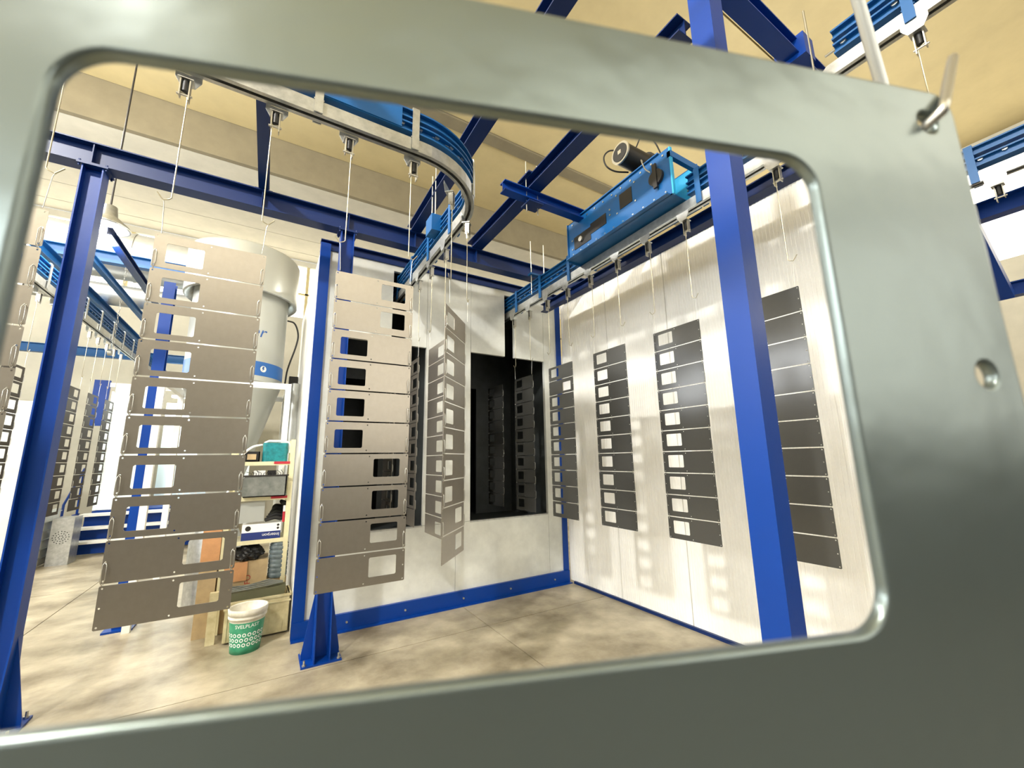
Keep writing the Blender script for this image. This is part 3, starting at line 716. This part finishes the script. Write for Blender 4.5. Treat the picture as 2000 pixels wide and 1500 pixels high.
# third shelf
t = rackitem('metal_sheet', 'plain grey metal sheet leaning on the third shelf', 'sheet', (-.10, RY + .01, Z3 + .17))
mb = MB(); mb.add([(-.14, .0, .02), (.13, .0, .035), (.125, .03, .27), (-.12, .03, .245), (-.14, .004, .02), (.13, .004, .035), (.125, .034, .27), (-.12, .034, .245)], [(0, 1, 2, 3), (7, 6, 5, 4), (0, 4, 5, 1), (1, 5, 6, 2), (2, 6, 7, 3), (3, 7, 4, 0)]); mb.build('sheet', 'cyclone', t)
t = rackitem('powder_box', 'white and navy carton lying upside down on the third shelf', 'carton', (.01, RY + .12, Z3))
MB().box(-.19, .20, -.12, .16, .0, .085).build('carton_base', 'box_blue', t)
MB().box(-.19, .20, -.12, .16, .085, .175).build('carton_body', 'white', t)
def flat_text(txt, size, x, z, y, parent, m, rot=0, name='lettering'):
    mb = text_mb(txt, size); c, s = math.cos(rot), math.sin(rot)
    mb.v = [(x + p[0] * c - p[1] * s, y, z + p[0] * s + p[1] * c) for p in mb.v]; return mb.build(name, m, parent)
flat_text('Interpon', .05, .10, .062, -.1225, t, 'white', math.pi)
MB().cyl((-.13, -.123, .13), (-.13, -.12, .13), .028, n=16).build('round_hole', 'dark_steel', t)
for zz in (.115, .15): MB().add([(.17, -.1225, zz - .016), (.186, -.1225, zz), (.17, -.1225, zz + .016), (.154, -.1225, zz)], [(0, 1, 2, 3)]).build('hazard_mark', 'black', t)
t = rackitem('coiled_hose', 'black coiled hose stuffed behind the grey metal sheet', 'hose', (.14, RY + .15, Z3 + .20))
mb = MB()
for i in range(5): mb.cable([(-.1 + .02 * i, -.12 + .05 * i, .01 + .02 * i), (0, -.1 + .05 * i, .03 + .03 * i), (.08, -.08 + .05 * i, .02 + .03 * i), (.11, .0, .14 + .01 * i), (.06, -.05 + .04 * i, .2)], .022, n=8)
mb.build('hose', 'rubber', t)
t = rackitem('spray_can', 'small red and white can beside the black hoses', 'can', (.235, RY + .03, Z3 + .175))
MB().cyl((0, 0, .0), (0, 0, .12), .018, n=12).build('body', 'red', t)
MB().cyl((0, 0, .12), (0, 0, .19), .016, n=12).build('cap', 'white', t)
t = rackitem('carton', 'orange-printed carton poking out past the rack end', 'carton', (-.43, RY + .12, .0))
MB().box(-.10, .06, -.14, .14, .0, .72).build('lower_carton', 'card_tan', t)
MB().box(-.10, .07, -.14, .14, .72, 1.40).build('carton_body', 'card', t)
MB().box(-.10, .071, -.1415, -.1405, 1.32, 1.35).build('tape', 'print_red', t)
flat_text('DE', .07, .03, 1.17, -.142, t, 'print_red'); flat_text('SEN', .06, .02, 1.10, -.142, t, 'print_red')
# below the shelves
t = rackitem('carton', 'open tan carton with red print under the lowest shelf', 'carton', (-.09, RY + .18, .42))
MB().box(-.22, .20, -.16, .2, -.42, .30).build('carton_body', 'card_tan', t)
MB().box(-.22, .0, -.19, -.16, .10, .30).build('flap', 'card', t)
flat_text('FO', .08, .04, .1, -.162, t, 'print_red', H90)
t = rackitem('bin_bag', 'black bin bag slumped on the tan carton', 'bag', (-.10, RY + .14, .72))
bm = bmesh.new(); bmesh.ops.create_icosphere(bm, subdivisions=4, radius=1)
for v in bm.verts:
    f = 1 + .10 * math.sin(9 * v.co.x + 4 * v.co.z) + .06 * math.sin(17 * v.co.y + 11 * v.co.x) + .05 * random.uniform(-1, 1)
    v.co = Vector((v.co.x * .155 * f, v.co.y * .19 * f, max(0, .07 + v.co.z * .09 * f)))
me = bpy.data.meshes.new('bag'); bm.to_mesh(me); bm.free(); me.materials.append(M['black']); obj('bag_body', me, t)
t = rackitem('water_bottle', 'clear ribbed plastic water bottle squeezed beside the carton', 'bottle', (.215, RY + .08, .497))
prof = [(0, 0), (.09, 0)]
for i in range(7): prof += [(.10, .02 + i * .05), (.10, .05 + i * .05), (.092, .06 + i * .05)]
prof += [(.10, .37), (.07, .41), (.02, .43), (0, .43)]
MB().lathe(prof, n=28).build('body', 'bottle', t)
MB().box(.05, .085, -.085, -.07, .30, .38).build('label_tag', 'white', t)
t = rackitem('carton', 'plain tan carton standing below the water bottle', 'carton', (.21, RY - .06, .40))
MB().box(-.10, .10, .07, .26, -.40, .095).build('carton_body', 'card_tan', t)
t = rackitem('metal_tray', 'olive metal tray with grey hoses lying in the cream crate', 'tray', (.03, 5.56, .05))
mb = MB(); mb.prism([(-.24, .0), (.24, .0), (.27, .42), (-.27, .40)], 'y', -.05, .08); mb.build('body', 'olive', t)
mb = MB()
for i in range(5): mb.tube([(-.26, -.04 + .02 * i, .42 + .008 * i), (-.1, -.06 + .03 * i, .43 + .01 * (i % 3)), (.1, -.05 + .02 * i, .44 + .01 * i), (.24, -.02 + .01 * i, .445)], .008, n=6)
mb.build('hose', 'tote', t)
# floor crate and bucket
t = thing('plastic_crate', 'cream stained plastic crate on the floor behind the bucket', 'crate', (.045, 5.56, 0), None, R(2))
mb = MB(); w_, d_, h_ = .285, .15, .40
for s in (-1, 1): mb.box(-w_, w_, s * d_ - .008, s * d_ + .008, .02, h_)
for s in (-1, 1): mb.box(s * w_ - .008, s * w_ + .008, -d_, d_, .02, h_)
mb.box(-w_, w_, -d_, d_, .02, .035); mb.build('body', 'crate_cream', t)
mb = MB()
for s in (-1, 1): mb.box(-w_ - .02, w_ + .02, s * (d_ + .01) - .015, s * (d_ + .01) + .015, h_ - .02, h_)
for s in (-1, 1): mb.box(-w_ - .02, w_ + .02, s * (d_ + .008) - .012, s * (d_ + .008) + .012, h_ - .075, h_ - .06)
for s in (-1, 1): mb.box(s * (w_ + .01) - .015, s * (w_ + .01) + .015, -d_, d_, h_ - .02, h_)
mb.build('rim', 'crate_cream', t)
for xx in (-.27, -.1, .12, .25): MB().box(xx - .008, xx + .008, -d_ - .014, -d_ - .006, .03, h_ - .07).build('rib', 'crate_cream', t)
t = thing('bent_sheet', 'cream bent sheet upright leaning at the crate corner', 'sheet', (-.35, 5.50, 0))
MB().box(-.04, .04, -.03, .02, 0, .50).build('sheet', 'crate_cream', t)
bk = thing('paint_bucket', 'green and white printed paint bucket standing on the floor', 'bucket', (-.035, 5.18, 0), None, R(-4))
def br(z): return .128 + .034 * z / .40
MB().lathe([(0, .004), (br(0), 0), (br(.06), .06)], n=40).build('bucket_base', 'bucket_green', bk)
MB().lathe([(br(.06), .06), (br(.285), .285)], n=40).build('printed_sleeve', 'bucket_green', bk)
MB().lathe([(br(.285), .285), (br(.31) + .004, .31), (br(.31) + .012, .312), (br(.33) + .012, .33), (br(.33) + .004, .332), (br(.35) + .004, .345), (br(.35) + .012, .347), (br(.40) + .012, .40), (br(.40), .402), (br(.40) - .006, .39), (br(.3) - .008, .30), (.0, .29)], n=40).build('bucket_rim', 'bucket', bk)
def bwrap(mb, zc, a0): 
    mb.v = [((br(zc + p[1]) + .0015) * math.cos(a0 + p[0] / .15), (br(zc + p[1]) + .0015) * math.sin(a0 + p[0] / .15), zc + p[1]) for p in mb.v]; return mb
bwrap(text_mb('SVELPLAST', .045), .24, R(-84)).build('lettering', 'white', bk)
mb = MB()
for r_ in range(3):
    for i in range(9):
        a = -.20 + i * .045 + (r_ % 2) * .022; z = .085 + r_ * .045
        n = 10; pts = []
        mb2 = MB(); V = [(a + .018 * math.cos(2 * math.pi * q / n), .018 * math.sin(2 * math.pi * q / n), 0) for q in range(n)]
        mb2.add(V, [tuple(range(n))]); bwrap(mb2, z, R(-84)); mb.add(mb2.v, mb2.f)
mb.build('printed_dots', 'white', bk)
mb = MB()
for r_ in range(3):
    for i in range(9):
        a = -.20 + i * .045 + (r_ % 2) * .022; z = .085 + r_ * .045
        n = 10; mb2 = MB(); V = [(a + .010 * math.cos(2 * math.pi * q / n), .010 * math.sin(2 * math.pi * q / n), 0) for q in range(n)]
        mb2.add(V, [tuple(range(n))]); bwrap(mb2, z, R(-84)); mb2.v = [(p[0] * 1.006, p[1] * 1.006, p[2]) for p in mb2.v]; mb.add(mb2.v, mb2.f)
mb.build('printed_rings', 'bucket_green', bk)

# ================================================================== far aisle
t = thing('air_duct', 'fat silver ventilation duct under the far windows', 'duct', (-5, 10, 5.78))
MB().cyl((-3.5, 0, 0), (4.1, 0, 0), .46, n=40).build('duct_tube', 'duct', t)
for xx in (-2, -.5, 1.0, 2.5, 4.0): MB().cyl((xx - .02, 0, 0), (xx + .02, 0, 0), .475, n=40).build('duct_ring', 'galv', t)
MB().cyl((-3.4, 0, -.8), (4.1, 0, -.8), .2, n=24).build('lower_pipe', 'duct', t)
xbeam('far_beam', 9.0, -5.0, -1.45, 5.21, .19, .14, 'bright blue beam crossing in front of the silver duct', 'rail_blue')
xbeam('far_beam', 13.0, -6.0, -.6, 4.35, .2, .14, 'low bright blue beam over the far enclosure', 'rail_blue')
ybeam('far_beam', -1.905, 6.4, 9.0, 4.6, .1, .09, 'dark blue aisle beam under the glowing lamp', 'blue_deep')
ybeam('far_beam', -2.31, 7.3, 10.6, 4.6, .1, .07, 'pale violet-blue aisle beam beside the hanging chain', 'rail_blue')
ybeam('far_beam', -2.85, 6.6, 13.0, 4.62, .16, .14, 'grey-blue aisle beam above the conveyor rail', 'rail_blue')
t = thing('lifting_chain', 'thin steel chain hanging in front of the silver duct', 'chain', (-2.36, 9.0, 3.66))
mb = MB()
for i in range(26):
    z = .1 + i * .06; d = (.012, 0) if i % 2 else (0, .012)
    mb.tube([(-d[0], -d[1], z), (-d[0], -d[1], z + .05), (d[0], d[1], z + .05), (d[0], d[1], z)], .004, n=4, closed=True)
mb.build('chain_links', 'steel', t)
MB().cyl((-.05, 0, .0), (.0, 0, .0), .05, n=14).build('chain_wheel', 'galv', t)
# booth across the aisle
ab = thing('aisle_booth', 'pale grey panelled booth across the far aisle', 'booth', (-3.44, 10.83, 0))
for i in range(3): part_box('wall_sheet', 'sheet', ab, -3.46 - (i + 1) * .9 + .004, -3.46 - i * .9, 10.83, 10.87, .02, 3.0)
part_box('corner_trim', 'white', ab, -3.465, -3.43, 10.81, 10.87, 0, 3.02)
for i in range(3): part_box('wall_sheet', 'sheet', ab, -3.48, -3.44, 10.874 + i * .3, 11.17 + i * .3, .02, 1.0)
for i in range(6): part_box('ledge', 'galv', ab, -3.44, -3.40, 10.88, 11.75, .15 + i * .16, .16 + i * .16)
en = thing('white_enclosure', 'bright white enclosure standing on a blue plinth past the steps', 'enclosure', (-2.4, 12.9, 0))
part_box('front_wall', 'bright', en, -3.15, -2.36, 12.65, 12.7, .85, 3.6)
part_box('side_wall', 'bright', en, -3.2, -3.15, 12.64, 14.5, .85, 3.5)
part_box('back_wall', 'bright', en, -2.36, -.4, 13.6, 13.65, .85, 3.4)
part_box('top_rail', 'white', en, -3.25, -.4, 12.64, 12.72, 3.6, 3.7)
part_box('plinth', 'blue', en, -3.2, -.9, 12.64, 13.6, .45, .83)
part_box('blue_panel', 'blue', en, -3.52, -3.25, 12.64, 12.7, 2.7, 3.75)
for i in range(5): part_box('mesh_bar', 'white', en, -1.9 + i * .12, -1.885 + i * .12, 12.64, 12.65, .85, 2.4)
for i in range(5): part_box('mesh_bar', 'white', en, -1.95, -1.3, 12.63, 12.64, .95 + i * .3, .965 + i * .3)
ld = bpy.data.lights.new('tube_light', 'POINT'); ld.energy = 35; ld.color = (.9, .98, 1.0); ld.shadow_soft_size = .15
tl = thing('tube_lamp', 'cool white lamp inside the bright enclosure', 'lamp', (-1.9, 13.1, 3.5))
MB().box(-.3, .3, -.04, .04, 0, .05).build('housing', 'white', tl)
MB().box(-.28, .28, -.03, .03, -.02, 0).build('diffuser', 'lampglow', tl)
lo = bpy.data.objects.new('tube_light', ld); col.objects.link(lo); lo.parent = tl; lo.location = (0, 0, -.2)
st = thing('access_steps', 'blue access steps with pale nosed treads', 'steps', (-2.4, 11.9, 0))
for i, zz in enumerate((.25, .50, .75)):
    part_box('tread', 'white', st, -3.42 + .06 * i, -1.0, 11.85 + i * .22, 12.13 + i * .22, zz, zz + .05)
    part_box('riser', 'blue', st, -3.38 + .06 * i, -1.0, 12.05 + i * .22, 12.07 + i * .22, zz - .22, zz)
wpart(MB().prism([(11.8, 0), (12.2, 0), (12.7, .8), (12.4, .8)], 'x', -3.44, -3.40), 'stringer', 'blue', st)
wpart(MB().tube([(-3.42, 11.82, 0), (-3.42, 11.82, 1.05), (-3.42, 12.6, 1.75), (-3.42, 12.6, .8)], .022, n=8), 'handrail', 'blue', st)
t = thing('perforated_box', 'grey housing with a ring of drilled vent holes', 'housing', (-3.15, 11.3, 0))
MB().box(-.2, .1, -.1, .3, 0, .85).build('body', 'galv', t)
mb = MB()
for rr_, nn in ((.03, 6), (.07, 12), (.11, 16)):
    for i in range(nn): a = 2 * math.pi * i / nn; mb.cyl((-.05 + rr_ * math.cos(a), -.104, .5 + rr_ * math.sin(a)), (-.05 + rr_ * math.cos(a), -.1, .5 + rr_ * math.sin(a)), .009, n=6)
mb.build('vent_holes', 'black', t)['kind'] = 'stuff'

# small pieces belong to the part they sit on
UNDER = {'anchor_bolt': 'base_plate', 'cap_bolt': 'cap_plate', 'price_strip': 'shelf_board', 'motor_rim': 'motor', 'motor_cap': 'motor', 'motor_mark': 'motor', 'tensioner_knob': 'tensioner_slot',
         'printed_dots': 'printed_sleeve', 'printed_rings': 'printed_sleeve', 'round_logo': 'colour_band', 'bolt_logo': 'colour_band', 'round_hole': 'carton_body', 'hazard_mark': 'carton_body', 'tape': 'carton_body',
         'flap': 'carton_body', 'insert': 'body', 'vent_holes': 'body', 'label_tag': 'body', 'opening_lip': 'front_sheet', 'mesh_bar': 'front_wall', 'rib': 'body', 'rim': 'body'}
for o in list(col.objects):
    n = o.name.split('.')[0]; p = o.parent
    if p is None: continue
    want = UNDER.get(n) or ({'cyclone': 'barrel', 'paint_bucket': 'printed_sleeve', 'powder_box': 'carton_base', 'carton': 'carton_body'}.get(p.name.split('.')[0]) if n == 'lettering' else ('side_plate' if n == 'bolt' and p.name.startswith('drive') else None))
    if want:
        for c in p.children:
            if c.name.split('.')[0] == want and c.location.length < 1e-6: o.parent = c; break
